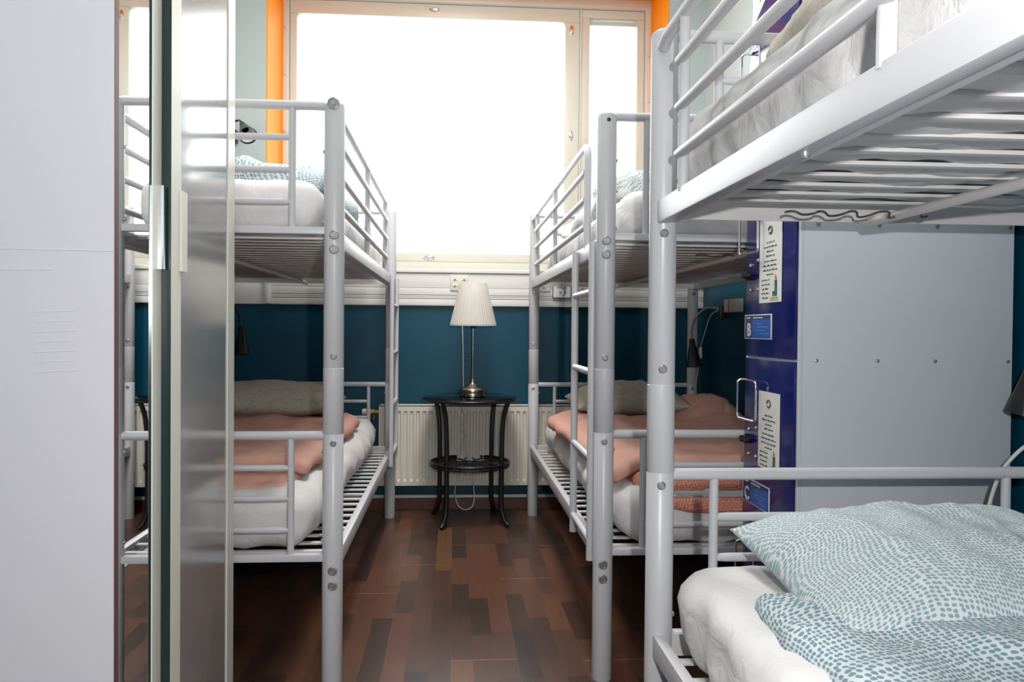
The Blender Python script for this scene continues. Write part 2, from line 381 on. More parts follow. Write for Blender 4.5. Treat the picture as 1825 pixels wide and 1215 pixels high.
# side walls
for nm, x0, x1 in (('wall_left', XL-.1, XL), ('wall_right', XR, XR+.1)):
    wl = structure(MB().box(x0, x1, YN-.1, YB+.5, 0, 1.34).build(nm, 'teal', smooth=False))
    MB().box(x0, x1, YN-.1, YB+.5, 1.34, ZC).build('upper_wall', 'pale_wall', wl, smooth=False)
wl = structure(MB().box(XL-.1, XR+.1, YN-.1, YN, 0, 1.34).build('wall_front', 'teal', smooth=False))
MB().box(XL-.1, XR+.1, YN-.1, YN, 1.34, ZC).build('upper_wall', 'pale_wall', wl, smooth=False)

# window
wd = structure(empty('window_1', (.08, YW, SILL)))
def wbox(*a, **k): pass
def local(mb, root):
    l = root.location; mb.v = [(x-l.x, y-l.y, z-l.z) for x, y, z in mb.v]; return mb
def part(mb, name, mat, root, **k): return local(mb, root).build(name, mat, root, **k)
GT = 2.815
b = MB(); y0, y1 = YW-.0, YW+.10
b.box(JL, JR, YW-.03, y1, SILL, 1.372, .004)              # bottom of the outer frame
b.box(JL, JL+.034, YW-.03, y1, 1.372, 2.90, .004); b.box(JR-.034, JR, YW-.03, y1, 1.372, 2.90, .004); b.box(JL, JR, YW-.03, y1, 2.895, HEAD, .004)
b.box(.742, .752, YW-.01, y1, 1.372, 2.895)
part(b, 'outer_frame', 'cream', wd)
b = MB(); b.box(JL+.036, .741, y0, y1-.02, 1.375, 1.428, .004); b.box(JL+.036, .741, y0, y1-.02, GT, 2.893, .004)
b.box(JL+.036, -.922, y0, y1-.02, 1.428, GT, .004); b.box(.654, .741, y0, y1-.02, 1.428, GT, .004)
part(b, 'sash', 'cream', wd)
b = MB(); b.box(.753, JR-.036, y0, y1-.02, 1.375, 1.428, .004); b.box(.753, JR-.036, y0, y1-.02, GT+.03, 2.893, .004)
b.box(.753, .802, y0, y1-.02, 1.428, GT+.03, .004); b.box(1.092, JR-.036, y0, y1-.02, 1.428, GT+.03, .004)
part(b, 'sash', 'cream', wd)
part(MB().box(-.925, .657, YW+.036, YW+.042, 1.425, GT+.004), 'pane', 'window_glass', wd, smooth=False)
part(MB().box(.80, 1.094, YW+.018, YW+.022, 1.425, GT+.034), 'pane', 'window_glass', wd, smooth=False)
def oval(cx, cz, y, w_, h_, d=.008):
    m_ = MB(); m_.lathe([(1, 0), (1, .7), (.8, 1)], n=20, axis='Y'); m_.v = [(cx+x*w_, y-yy*d, cz+z*h_) for x, yy, z in m_.v]; return m_
for (cx_, cz_) in ((.692, 2.765), (.692, 2.14), (.84, 1.80)):
    h = part(oval(cx_, cz_, YW, .012, .03), 'latch', 'chrome', wd)
h = part(oval(-.145, 1.400, YW, .034, .014), 'latch', 'chrome', wd)
h = part(oval(-.125, 2.86, YW, .03, .010), 'latch', 'bolt', wd)
# hinges screws on reveals of the frame
for z_ in (2.72, 2.45, 2.12, 1.9):
    part(oval(JL+.017, z_, YW-.03, .007, .009), 'hinge_cap', 'cream', wd)
    part(oval(JR-.017, z_-.1, YW-.03, .007, .009), 'hinge_cap', 'cream', wd)
# blind inside right-hand sash
bl = empty('venetian_blind', (.947, YW+.05, 1.45))
tag(bl, 'closed white venetian blind behind the narrow right-hand window pane', 'blind')
part(MB().box(.803, 1.091, YW+.038, YW+.062, GT-.0, GT+.026, .003), 'head_rail', 'plastic_white', bl)
b = MB(); z = 1.445
while z < GT:
    b.add([(.806, YW+.042, z+.016), (1.088, YW+.042, z+.016), (1.088, YW+.050, z-.002), (.806, YW+.050, z-.002)], [(0, 1, 2, 3)]); z += .017
tag(part(b, 'slats', 'blind', bl), kind='stuff')
for x in (.86, 1.035):
    part(MB().tube([(x, YW+.037, GT), (x, YW+.037, 1.44)], .0012, 6), 'ladder_cord', 'plastic_white', bl)

# ------------------------------------------------------------------ bunk beds
LEN, BW, RP = 2.022, .85, .0278
def bunk(label, x, y0, side, ladder_ys, guard, group, far_mirror=False, lx=.03, double_bolts=(-1,)):
    """x = aisle-side post line, side=+1 bed lies to the right; guard = list of (y, kind)"""
    root = empty('bunk_bed', (x+side*BW/2, y0+LEN/2, 0)); tag(root, label, 'bunk bed', group)
    P = lambda mb, nm, mat='steel', par=root, **k: part(mb, nm, mat, par, **k) if par is root else None
    xs = (x, x+side*BW); ys = (y0, y0+LEN)
    for xi in xs:
        for yi in ys:
            r = RP; b = MB()
            prof = [(r*.96, 0), (r, .003), (r, .694), (r*.975, .695), (r*.975, .697), (r, .698), (r, .872), (r*.965, .873), (r*.965, .876), (r*.985, .877),
                    (r*.985, 1.572), (r*.9, 1.581), (r*.5, 1.588), (0.001, 1.590)]
            b.lathe(prof, (xi, yi, 0), 40)
            post = P(b, 'post')
            front = -1 if yi == y0 else 1
            # bolts that close the post towards the end of the bed and towards the aisle
            def sub(mb, nm, mat):
                mb.v = [(a-root.location.x, c-root.location.y, d-root.location.z) for a, c, d in mb.v]
                return mb.build(nm, mat, post)
            fy = yi+front*(RP-.002); off = -.004*side
            for z in (1.229, 1.191, .330, .290):
                m_ = MB(); m_.lathe([(.0125, 0), (.0125, front*.004), (.010, front*.0055), (.0095, front*.002), (.0055, front*.002), (.005, front*.005), (.0005, front*.005)], (xi+off, fy, z), 20, 'Y'); sub(m_, 'bolt', 'bolt')
            for z, front in ((.905, -1), (.672, -1), (.905, 1), (.672, 1), (1.176, -1 if yi > y0 else 1)):
                fy = yi+front*(RP-.002); m_ = MB(); m_.lathe([(.0085, 0), (.0085, front*.003), (.0065, front*.0045), (.006, front*.002), (.0005, front*.002)], (xi+off, fy, z), 18, 'Y'); sub(m_, 'bolt', 'bolt')
            front = -1 if yi == y0 else 1; fy = yi+front*(RP-.002)
            if side < 0 and yi == y0 and xi == x:
                m_ = MB(); m_.lathe([(.0165, 0), (.0165, front*.004), (.013, front*.0055), (.0125, front*.003), (.007, front*.003), (.006, front*.0055), (.0005, front*.005)], (xi, fy, 1.578), 24, 'Y'); sub(m_, 'post_cap', 'bolt')
            else:
                m_ = MB(); m_.lathe([(.0055, 0), (.0055, front*.0025), (.0005, front*.0028)], (xi, fy, 1.562), 14, 'Y'); sub(m_, 'bolt_hole', 'dark_hole')
            inx = side if xi == x else -side
            for z in (1.475, 1.285, .667, .425):
                m_ = MB(); m_.lathe([(.005, 0), (.005, inx*.005), (.0005, inx*.006)], (xi+inx*(RP-.002), yi-front*.002, z-.02), 12, 'X'); sub(m_, 'bolt', 'bolt')
    # end frames
    xa, xb = x+side*(RP-.004), x+side*(BW-RP+.004)
    for yi in ys:
        for zt, zs, zb in ((1.577, (1.491, 1.404, 1.318), 1.242), (.690, (.602, .519, .434), .360)):
            b = MB(); b.tube([(xa, yi, zt), (xb, yi, zt)], .0125, 14)
            v0, v1 = x+side*.112, x+side*(BW-.112)
            for v in (v0, v1): b.tube([(v, yi, zt), (v, yi, zb)], .0095, 12)
            for z in zs:
                n_ = 24; pts = []; rad = []
                for i in range(n_+1):
                    t = i/n_; pts.append((v0+(v1-v0)*t, yi, z)); rad.append(.0092-.002*(math.exp(-(t*BW/.02)**2)+math.exp(-((1-t)*BW/.02)**2)))
                b.tube(pts, rad, 12)
            P(b, 'end_frame')
            P(MB().box(xa, xb, yi-.0125, yi+.0125, zb-.010, zb+.010, .003), 'end_rail')
            b2 = MB(); fr = 1 if yi == y0 else -1
            if yi != y0:
                b2.box(xa, xb, yi+fr*.013, yi+fr*.016, zb-.036, zb+.008); P(b2, 'end_rail_lip', 'slat')
    for xi in xs:
        s_ = 1 if xi == x else -1
        for zb, h in ((1.196, .045), (.326, .045)):
            b = MB(); xo = xi-side*s_*.018
            b.box(xo, xo+side*s_*.022, y0+.026, y0+LEN-.026, zb, zb+h, .003)
            b.box(xo+side*s_*.0225, xo+side*s_*.038, y0+.028, y0+LEN-.028, zb+.002, zb+.006)
            P(b, 'side_rail')
    for zb in (1.214, .344):
        b = MB(); k = 0; yy = y0+.07
        while yy < y0+LEN-.05:
            b.box(x+side*.004, x+side*(BW-.004), yy-.011, yy+.011, zb+.0105, zb+.0170, .002); yy += .0868
        P(b, 'slats', 'slat')
        P(MB().tube([(x+side*BW*.5, y0+.02, zb-.007), (x+side*BW*.5, y0+LEN-.02, zb-.007)], .0095, 12), 'centre_bar', 'slat')
    # guard
    gx = x-side*.010; ys_, loop = guard
    zt = 1.556
    if loop == 'far_open':            # free loop end nearer the camera
        y_end, y_start = ys_[0], ys_[-1]
        b = MB(); b.tube(path([(gx, y0+LEN-.02, zt), (gx, y_end, zt), (gx, y_end, 1.235)], .05), .0115, 14)
    elif loop == 'near_open':
        y_end = ys_[-1]
        b = MB(); b.tube([(gx, y0+.0, zt), (gx, y_end, zt)], .0115, 14); b.tube([(gx, y_end, zt+.004), (gx, y_end, 1.235)], .0115, 14)
        b.lathe([(.0115, -.001), (.0115, 0)], (gx, y_end, zt), 12)
    else:
        y_end = ys_[0]
        b = MB(); b.tube([(gx, y0+LEN-.03, zt-.012), (gx, y0+LEN-.06, zt), (gx, y_end, zt)], .0125, 14); b.tube([(gx, y_end, zt), (gx, y_end, 1.235)], .0105, 14)
    P(b, 'guard_frame')
    inner = ys_[1:] if loop == 'far_open' else (ys_[:-1] if loop == 'near_open' else ys_[1:])
    for yv in inner: P(MB().tube([(gx, yv, zt), (gx, yv, 1.235)], .0098, 12), 'guard_post')
    lo, hi = min(ys_), max(ys_)
    if loop == 'near_open': lo = y0+.02
    if loop == 'camera': lo, hi = min(ys_), max(ys_)+.012
    for z in (1.472, 1.388, 1.303):
        P(MB().tube([(gx-side*.006, lo, z), (gx-side*.006, hi, z)], [.0095, .0095], 12), 'guard_bar')
    # ladder
    if ladder_ys:
        ld = empty('ladder', (0, 0, 0)); ld.parent = root
        bx = x-side*lx
        for yv in ladder_ys:
            m_ = MB(); m_.tube([(bx, yv, .325), (bx, yv, 1.232)], .0115, 14); part_(m_, 'ladder_rail', 'steel', root, ld)
        for z in (.382, .617, .861, 1.09):
            m_ = MB(); m_.tube([(bx, ladder_ys[0], z), (bx, ladder_ys[1], z)], .0105, 12); part_(m_, 'rung', 'steel', root, ld)
    if guard[1] == 'camera':
        P(MB().lathe([(.006, .003), (.006, -.003), (.004, -.0055), (.0005, -.006)], (x+side*-.006, .95, 1.194), 14), 'bolt', 'bolt')
    return root
def part_(mb, nm, mat, root, parent):
    l = root.location; mb.v = [(x-l.x, y-l.y, z-l.z) for x, y, z in mb.v]; return mb.build(nm, mat, parent)

BX_L, BY_L = -.322, 2.24
BX_R, BY_R = .424, 2.268
BX_N, BY_N = .422, 1.635-LEN
GRP = None
bunk('silver steel bunk bed standing on the left beside the sliding wardrobe', BX_L, BY_L, -1, (3.90, 4.225), ([2.99, 3.76], 'near_open'), GRP, lx=.032)
bunk('silver steel bunk bed on the right by the window, ladder at its near end', BX_R, BY_R, 1, (2.635, 2.305), ([2.53, 3.34, 4.06], 'far_open'), GRP, lx=.030)
bunk('silver steel bunk bed nearest the camera at the right, running out of the picture', BX_N, BY_N, 1, None, ([.02, .76, 1.455], 'camera'), GRP)

# ------------------------------------------------------------------ mattresses and bedding
def bed_box(x, side, y0, zb, h, inset=(.065, .05), seed=0, label='', bulge=.0, wr=.0035):
    x0 = x+side*inset[0]; x1 = x+side*(BW-.045); ya = y0+inset[1]; yb = y0+LEN-inset[2] if len(inset) > 2 else y0+LEN-.07
    c = ((x0+x1)/2, (ya+yb)/2, zb+h/2)
    def df(px, py, pz):
        t = (pz-zb)/h                                   # sheet hangs and bulges at the foot
        k = math.sin(max(0, min(1, t))*math.pi)
        e = noise.noise(Vector((px*4+seed, py*4, 1)))
        fold = noise.noise(Vector((px*16+py*5+seed, py*14-px*5, pz*16)))
        sidef = ss(.6, 1, abs(px-c[0])/abs(x1-x0)*2)
        endf = ss(.8, 1, abs(py-c[1])/abs(yb-ya)*2)
        px += math.copysign(1, px-c[0])*sidef*(k*bulge+.011*fold+.010*e*k)
        py += math.copysign(1, py-c[1])*endf*(.009*fold+.006*e)
        return (px, py, pz)
    o = soft_box('mattress', 'sheet', c, (abs(x1-x0), yb-ya, h),   .055, wr, .024, seed, deform=df)
    return tag(o, label, 'mattress')
bed_box(BX_L, -1, BY_L, 1.2325, .155, seed=1, inset=(.05, .03), label='white-sheeted mattress on the upper berth of the left bunk bed')
bed_box(BX_L, -1, BY_L, .3625, .160, seed=2, wr=.009, inset=(.085, .05), label='white-sheeted mattress on the lower berth of the left bunk bed', bulge=.02)
bed_box(BX_R, 1, BY_R, 1.2325, .155, seed=3, inset=(.06, .03), label='white-sheeted mattress on the upper berth of the far right bunk bed')
bed_box(BX_R, 1, BY_R, .3625, .160, seed=4, wr=.009, inset=(.075, .05), label='white-sheeted mattress on the lower berth of the far right bunk bed', bulge=.02)
bed_box(BX_N, 1, BY_N, 1.2325, .160, seed=5, inset=(.015, .05, .045), wr=.006, label='white-sheeted mattress overhead on the upper berth nearest the camera')
bed_box(BX_N, 1, BY_N, .3625, .164, seed=6, inset=(.014, .05, .06), wr=.005, label='white-sheeted mattress at lower right, under the blue dotted duvet')

# left lower: beige pillow and folded pink duvet
tag(pillow('pillow', 'pillow_beige', (-.80, 3.72, .650), (.60, .42, .150), 0, (.05, .03), 3, .006), 'grey-beige printed pillow at the window end of the left lower berth', 'pillow')
def duvet(name, label, c, size, mat, seed, drop_x=None, df=None, lower=None, wr=.008, r=.03, seg=.02):
    o = soft_box(name, mat, c, size, r, wr, seg, seed, deform=df); tag(o, label, 'duvet')
    if lower:
        l = soft_box('lower_fold', lower[2], lower[0], lower[1], .022, .006, .014, seed+5, deform=lower[4]); l.parent = o
        if lower[3]: l['label'] = lower[3]
    return o
def df_left(x, y, z, low=False):
    z += .009*nz(x, y, 1, 7)+.004*nz(x, y, 3, 15)
    if low: z -= .03*ss(2.56, 2.36, y)
    if x > -.48: z -= .35*(x+.48)
    x += .015*nz(x, y, 5, 6); y += .018*nz(x, y, 3, 5)*ss(2.9, 2.6, y)
    return (x, y, z)
duvet('duvet', 'folded dusty pink duvet on the left lower berth', (-.78, 3.10, .578), (.72, 1.26, .042), 'pink', 3, df=df_left,
      lower=((-.80, 2.98, .541), (.70, 1.22, .032), 'pink', None, lambda x, y, z: df_left(x, y, z, True)), r=.028)
# right lower
tag(pillow('pillow', 'pillow_beige', (.80, 3.74, .650), (.52, .42, .155), 0, (.05, -.02), 9, .007), 'grey-beige printed pillow at the window end of the right lower berth', 'pillow')
def df_right(x, y, z, low=False):
    z += .085*ss(1.0, 1.14, x)*ss(3.05, 3.7, y)+.010*nz(x, y, 2, 7)+.004*nz(x, y, 8, 15)
    if low: z -= .020*ss(2.42, 2.30, y)+.045*ss(2.42, 2.30, y)*max(0, math.cos((x-.82)*3.4))
    if x < .58: z -= .35*(.58-x)
    x += .03*ss(2.6, 3.4, y)*-1+.014*nz(x, y, 6, 6); y += .02*nz(x, y, 4, 5)*ss(2.9, 2.6, y)
    return (x, y, z)
duvet('duvet', 'folded dusty pink duvet on the right lower berth', (.86, 3.12, .582), (.76, 1.40, .044), 'pink', 13, df=df_right,
      lower=((.90, 2.98, .540), (.70, 1.37, .034), 'coral_print', 'coral patterned underside of the duvet', lambda x, y, z: df_right(x, y, z, True)), r=.03)
# left upper
def df_lu(x, y, z):
    z += .035*nz(x, y, 2, 5)+.02*nz(x, y, 7, 12); x += .02*nz(x, y, 1, 6); y += .02*nz(x, y, 9, 6); return (x, y, z)
o = duvet('duvet', 'white and blue dotted duvet folded on the left upper berth', (-.64, 2.95, 1.425), (.50, .95, .075), 'blue_spots_big', 21, df=df_lu, wr=.012)
tag(pillow('pillow', 'sheet', (-.74, 4.0, 1.45), (.58, .40, .14), 0, (.15, 0), 15, .008), 'white pillow at the window end of the left upper berth', 'pillow')
# right upper
o = duvet('duvet', 'white duvet with blue dotted trim folded on the far right upper berth', (.80, 2.98, 1.418), (.60, .95, .075), 'white_blue_print', 31, df=df_lu, wr=.012)
tag(pillow('pillow', 'white_blue_print', (.80, 4.0, 1.45), (.60, .40, .14), 0, (.15, 0), 17, .008), 'white pillow with blue marks at the window end of the far right upper berth', 'pillow')
# nearest, upper and lower
def df_nu(x, y, z):
    z += .02*nz(x, y, 2, 5)+.01*nz(x, y, 7, 12); x += .02*nz(x, y, 1, 6); y += .02*nz(x, y, 9, 6); return (x, y, z)
duvet('duvet', 'grey-beige duvet lying on top of the upper berth nearest the camera', (.82, .70, 1.41), (.66, 1.2, .05), 'pillow_beige', 41, df=df_nu)
PN = (.842, 1.320, .566)
tag(pillow('pillow', 'blue_spots', PN, (.61, .46, .165), 0, (.14, 0), 23, .009, 90, low=.40, pinch=.05), 'plump white pillow with blue dots, resting on the matching duvet at lower right', 'pillow')
def df_nl(x, y, z):
    z += .016*nz(x, y, 2, 4)+.010*nz(x, y, 7, 9)
    if x < .56: z -= .25*(.56-x)
    x += .02*nz(x, y, 1, 4); y += .02*nz(x, y, 9, 4)
    return (x, y, z)
duvet('duvet', 'white duvet with blue dots spread over the lower berth nearest the camera', (.86, .66, .545), (.74, 1.30, .045), 'blue_spots_big', 51, df=df_nl, seg=.016, r=.03)

# ------------------------------------------------------------------ radiator
rd = empty('radiator', (.25, 4.38, .12)); tag(rd, 'cream panel radiator under the window behind the round table', 'radiator')
RX0, RX1, RZ0, RZ1, RY = -.385, .96, .148, .572, 4.345
b = MB(); vs = []; fs = []; n = int((RX1-RX0-.05)/.0333)
xs_ = []; x = RX0+.025
prof = [(RX0, 0), (RX0+.024, 0)]
for i in range(n):
    xx = RX0+.025+i*.0333; prof += [(xx, 0), (xx+.007, .007), (xx+.016, .007), (xx+.023, 0)]
prof += [(RX1, 0)]
for (x, d) in prof:
    for z, q in ((RZ0, 0), (RZ0+.022, 0), (RZ0+.034, 1), (RZ1-.040, 1), (RZ1-.028, 0), (RZ1, 0)): vs.append((x, RY+d*q, z))
for i in range(len(prof)-1):
    for k in range(5): fs.append((i*6+k, i*6+6+k, i*6+7+k, i*6+1+k))
b.add(vs, fs); b.box(RX0, RX1, RY+.012, RY+.02, RZ0, RZ1); part(b, 'front_panel', 'radiator', rd, angle=25)
b = MB(); b.box(RX0-.003, RX0, RY-.001, RY+.065, RZ0+.01, RZ1, .001); b.box(RX1, RX1+.003, RY-.001, RY+.065, RZ0+.01, RZ1); part(b, 'side_cover', 'radiator', rd)
b = MB(); x = RX0+.01
while x < RX1-.01: b.box(x, x+.006, RY+.003, RY+.062, RZ1-.002, RZ1+.002); x += .0135
b.box(RX0, RX1, RY, RY+.004, RZ1-.004, RZ1+.003); b.box(RX0, RX1, RY+.06, RY+.064, RZ1-.004, RZ1+.003); part(b, 'top_grille', 'radiator', rd, smooth=False)
b = MB(); b.box(RX0+.01, RX1-.01, RY+.045, RY+.055, RZ0, RZ1); part(b, 'back_panel', 'radiator', rd)
b = MB(); b.tube([(RX0+.3, RY+.05, .4), (RX0+.3, YB-.005, .4)], .012); b.tube([(RX1-.3, RY+.05, .4), (RX1-.3, YB-.005, .4)], .012); part(b, 'wall_bracket', 'radiator', rd)
b = MB(); b.lathe([(.016, 0), (.016, .02), (.012, .022), (.012, .045)], (RX0-.045, RY+.03, .535), 16, 'X'); b.tube([(RX0-.03, RY+.03, .535), (RX0-.03, RY+.03, .50), (RX0-.03, YB-.01, .50)], .008)
part(b, 'valve', 'brass', rd)
part(MB().lathe([(.017, 0), (.019, .02), (.017, .045), (.010, .048)], (RX0-.092, RY+.03, .535), 18, 'X'), 'valve_knob', 'plastic_white', rd)

# ------------------------------------------------------------------ wall things
def socket(label, x0, x1, z0, z1, gangs, y=YB-.020):
    s = empty('wall_socket', ((x0+x1)/2, y, (z0+z1)/2)); tag(s, label, 'socket')
    part(MB().box(x0, x1, y-.012, y, z0, z1, .004), 'cover_plate', 'plastic_white', s)
    for g in range(gangs):
        cx = x0+(x1-x0)*(g+.5)/gangs; cz = (z0+z1)/2
        part(MB().lathe([(.021, 0), (.021, -.002), (.017, -.002), (.016, .006), (.0005, .006)], (cx, y-.0125, cz), 24, 'Y'), 'socket_ring', 'plastic_white', s)
        b = MB(); b.lathe([(.0035, 0), (.0035, -.003), (.0005, -.003)], (cx-.009, y-.0075, cz), 10, 'Y'); b.lathe([(.0035, 0), (.0035, -.003), (.0005, -.003)], (cx+.009, y-.0075, cz), 10, 'Y')
        b.box(cx-.003, cx+.003, y-.016, y-.010, cz+.014, cz+.021); b.box(cx-.003, cx+.003, y-.016, y-.010, cz-.021, cz-.014)
        part(b, 'contact_hole', 'black_plastic', s)
    return s
socket('cream double wall socket on the white band above the lamp shade', -.018, .082, 1.185, 1.268, 2)
socket('cream wall socket on the white band beside the framed sign', .452, .524, 1.186, 1.262, 1)
socket('cream wall socket seen behind the bunk ladder, right of the framed sign', .66, .74, 1.186, 1.262, 1)
sg = empty('framed_sign', (.587, YB-.034, 1.195)); tag(sg, 'small white sign with blue border and grey curved drawing, on white band', 'sign')
part(MB().box(.536, .638, YB-.036, YB-.030, 1.150, 1.238), 'border', 'sign_border', sg)
part(MB().box(.5405, .6335, YB-.038, YB-.0365, 1.1545, 1.2335), 'sheet', 'paper', sg)
b = MB(); b.tube([(p[0], YB-.0385, p[1]) for p in [(.566, 1.208), (.580, 1.212), (.596, 1.204), (.603, 1.190), (.600, 1.176), (.592, 1.163)]], [.002, .003, .006, .007, .005, .003], 8)
b.tube([(.586, YB-.0385, 1.205), (.604, YB-.0385, 1.213), (.611, YB-.0385, 1.206)], [.003, .007, .004], 8); b.tube([(.575, YB-.0385, 1.188), (.584, YB-.0385, 1.180)], [.004, .003], 8)
part(b, 'drawing', 'sign_grey', sg)
part(MB().lathe([(.004, 0), (.004, -.002), (.0005, -.002)], (.565, YB-.038, 1.208), 12, 'Y'), 'red_dot', 'red_ink', sg)

# ------------------------------------------------------------------ round table
TC = (.090, 4.17)
tb = empty('round_side_table', (TC[0], TC[1], 0)); tag(tb, 'round black metal side table with dark glass top in front of the radiator', 'table')
part(MB().lathe([(.236, .628), (.240, .630), (.240, .635), (.236, .637), (.0005, .637)], (*TC, 0), 64), 'glass_top', 'table_glass', tb)
def ring(r, z, rad, n=64):
    return [(TC[0]+r*math.cos(2*math.pi*k/n), TC[1]+r*math.sin(2*math.pi*k/n), z) for k in range(n+1)]
part(MB().tube(ring(.238, .624, .006), .0075, 10, False), 'top_ring', 'black_metal', tb)
for a in (-37, -127, 143, 53):
    a = math.radians(a); ca, sa = math.cos(a), math.sin(a)
    pts = spline([(.232, .622), (.222, .600), (.205, .54), (.196, .44), (.194, .30), (.194, .14), (.198, .08), (.215, .03), (.236, .008)], 6)
    part(MB().tube([(TC[0]+p.x*ca, TC[1]+p.x*sa, p.y) for p in [Vector((q[0], q[1], 0)) for q in pts]], .0122, 12), 'leg', 'black_metal', tb)
sh = part(MB().tube(ring(.198, .302, .006), .0085, 10, False), 'shelf', 'black_metal', tb)
b = MB(); b.tube(ring(.198, .286, .006), .005, 8, False); b.tube(ring(.06, .295, .004), .004, 8, False)
for k in range(12):
    a = 2*math.pi*k/12; c = (TC[0]+.125*math.cos(a), TC[1]+.125*math.sin(a))
    b.tube([(c[0]+.066*math.cos(t)*math.cos(a)-.026*math.sin(t)*math.sin(a), c[1]+.066*math.cos(t)*math.sin(a)+.026*math.sin(t)*math.cos(a), .295) for t in [2*math.pi*j/20 for j in range(21)]], .0038, 6, False)
    b.tube([(TC[0]+.198*math.cos(a+.26), TC[1]+.198*math.sin(a+.26), .304), (TC[0]+.198*math.cos(a+.26), TC[1]+.198*math.sin(a+.26), .284)], .003, 6)
for v in range(6):
    a = math.pi*v/6; b.tube([(TC[0]-.06*math.cos(a), TC[1]-.06*math.sin(a), .295), (TC[0]+.06*math.cos(a), TC[1]+.06*math.sin(a), .295)], .0028, 6)
b.v = [(x-TC[0], y-TC[1], z) for x, y, z in b.v]; b.build('shelf_scrollwork', 'black_metal', sh)

# ------------------------------------------------------------------ table lamp
LC = (.101, 4.17); LZ = .6375
lp = empty('table_lamp', (*LC, LZ)); tag(lp, 'table lamp with pleated white shade and nickel foot on the round table', 'lamp')
part(MB().lathe([(.064, 0), (.068, .003), (.068, .014), (.066, .017), (.068, .020), (.068, .032), (.063, .040), (.048, .046), (.030, .051), (.026, .055), (.020, .060), (.013, .068), (.010, .080), (.0065, .088)], (*LC, LZ), 48), 'foot', 'nickel', lp)
part(MB().tube([(*LC, LZ+.085), (*LC, LZ+.40)], .0052, 14), 'stem', 'nickel', lp)
part(MB().tube([(*LC, LZ+.345), (*LC, LZ+.43)], .013, 16), 'bulb_holder', 'black_plastic', lp)
part(MB().lathe([(.010, .42), (.026, .45), (.030, .475), (.022, .50), (.004, .51)], (*LC, LZ), 20), 'bulb', 'reflector', lp)
vs = []; fs = []; n = 192; zs_ = [(.358, .1165), (.365, .1170), (.568, .0690), (.575, .0672)]
for i, (z, r) in enumerate(zs_):
    for k in range(n):
        a = 2*math.pi*k/n; rr_ = r*(1+(.010 if k % 4 in (0, 1) else -.004)); vs.append((LC[0]+rr_*math.cos(a), LC[1]+rr_*math.sin(a), LZ+z))
for i in range(3):
    for k in range(n): fs.append((i*n+k, i*n+(k+1) % n, (i+1)*n+(k+1) % n, (i+1)*n+k))
part(MB().add(vs, fs), 'lamp_shade', 'shade', lp, angle=15)
b = MB(); b.tube([(LC[0]-.067, LC[1], LZ+.566), (LC[0]+.067, LC[1], LZ+.566)], .002, 6); b.tube([(*LC, LZ+.42), (*LC, LZ+.566)], .002, 6); part(b, 'shade_holder', 'nickel', lp)
b = MB(); b.tube([(LC[0]-.03, LC[1]-.02, LZ+.39), (LC[0]-.03, LC[1]-.02, LZ+.195)], .0007, 5); b.lathe([(.0005, -.005), (.004, -.003), (.005, 0), (.004, .003), (.0005, .005)], (LC[0]-.03, LC[1]-.02, LZ+.19), 12); part(b, 'pull_chain', 'nickel', lp)
pts = spline([(.03, YB-.04, 1.20), (.045, YB-.05, 1.05), (.052, 4.36, .9), (.055, 4.32, .7), (.058, 4.315, .60), (.050, 4.318, .55), (.075, 4.318, .50), (.040, 4.318, .455), (.075, 4.318, .42), (.050, 4.318, .38),
              (.03, 4.30, .22), (.015, 4.28, .12), (.04, 4.24, .055), (.09, 4.22, .05), (.115, 4.24, .10), (.10, 4.30, .25), (.07, 4.318, .36), (.06, 4.318, .50)], 10)
part(MB().tube(pts, .0026, 8), 'cord', 'cord', lp)

# ------------------------------------------------------------------ clip-on reading lamps
def reading_lamp(label, base, axis, head, tip, neck, mirror=1, cord=None, base_size=.045, r2=.041):
    o = empty('reading_lamp', base); tag(o, label, 'lamp')
    B = Vector(base)
    s = base_size/2
    part(MB().box(B.x-s*.8, B.x+s*.8, B.y-s, B.y+s, B.z-s*1.5, B.z+s*1.5, .006), 'wall_clamp', 'black_plastic', o)
    part(MB().tube(spline(neck, 8), .0052, 12), 'gooseneck', 'bolt' if cord else 'lamp_shell', o)
    h = Vector(head); t = Vector(tip); d = (t-h)
    pts = [h+d*k for k in (0, .06, .28, .34, .97, 1.0)]
    sh = part(MB().tube(pts, [.010, .015, .017, .022, r2, r2+.001], 28, False), 'lamp_shade', 'lamp_shell', o)
    part(MB().tube([h, h+d*.05], [.008, .014], 20), 'shade_top', 'lamp_shell', o)
    part(MB().tube([h+d*.5, h+d*.93], [.018, r2-.004], 24, False), 'reflector', 'reflector', o)
    if cord:
        part(MB().tube(spline(cord, 8), .0022, 8), 'cord', 'cord', o)
    return o
reading_lamp('black gooseneck reading lamp hanging over the right lower berth pillow', (1.345, 4.02, 1.075), 'X', (1.236, 4.17, .940), (1.250, 4.17, .795),
             [(1.33, 4.02, 1.085), (1.315, 4.04, 1.095), (1.28, 4.08, 1.095), (1.245, 4.13, 1.05), (1.234, 4.16, .99), (1.236, 4.17, .940)],
             cord=[(1.33, 4.03, 1.085), (1.312, 4.10, 1.06), (1.300, 4.15, .98), (1.292, 4.20, .89), (1.290, 4.22, .80), (1.28, 4.25, .68), (1.265, 4.26, .60)])
bpy.context.view_layer.update()
sw = MB().box(1.283, 1.299, 4.193, 4.209, .835, .895, .004)
sw.build('cord_switch', 'plastic_white'); sw = bpy.data.objects['cord_switch']
rl = [o for o in bpy.data.objects if o.name.startswith('reading_lamp')][0]; sw.parent = rl; sw.matrix_parent_inverse = Matrix.Translation(rl.location).inverted()
socket_r = empty('wall_socket', (XR-.01, 3.90, 1.105)); tag(socket_r, 'white surface socket box on the teal right wall by the reading lamp', 'socket')
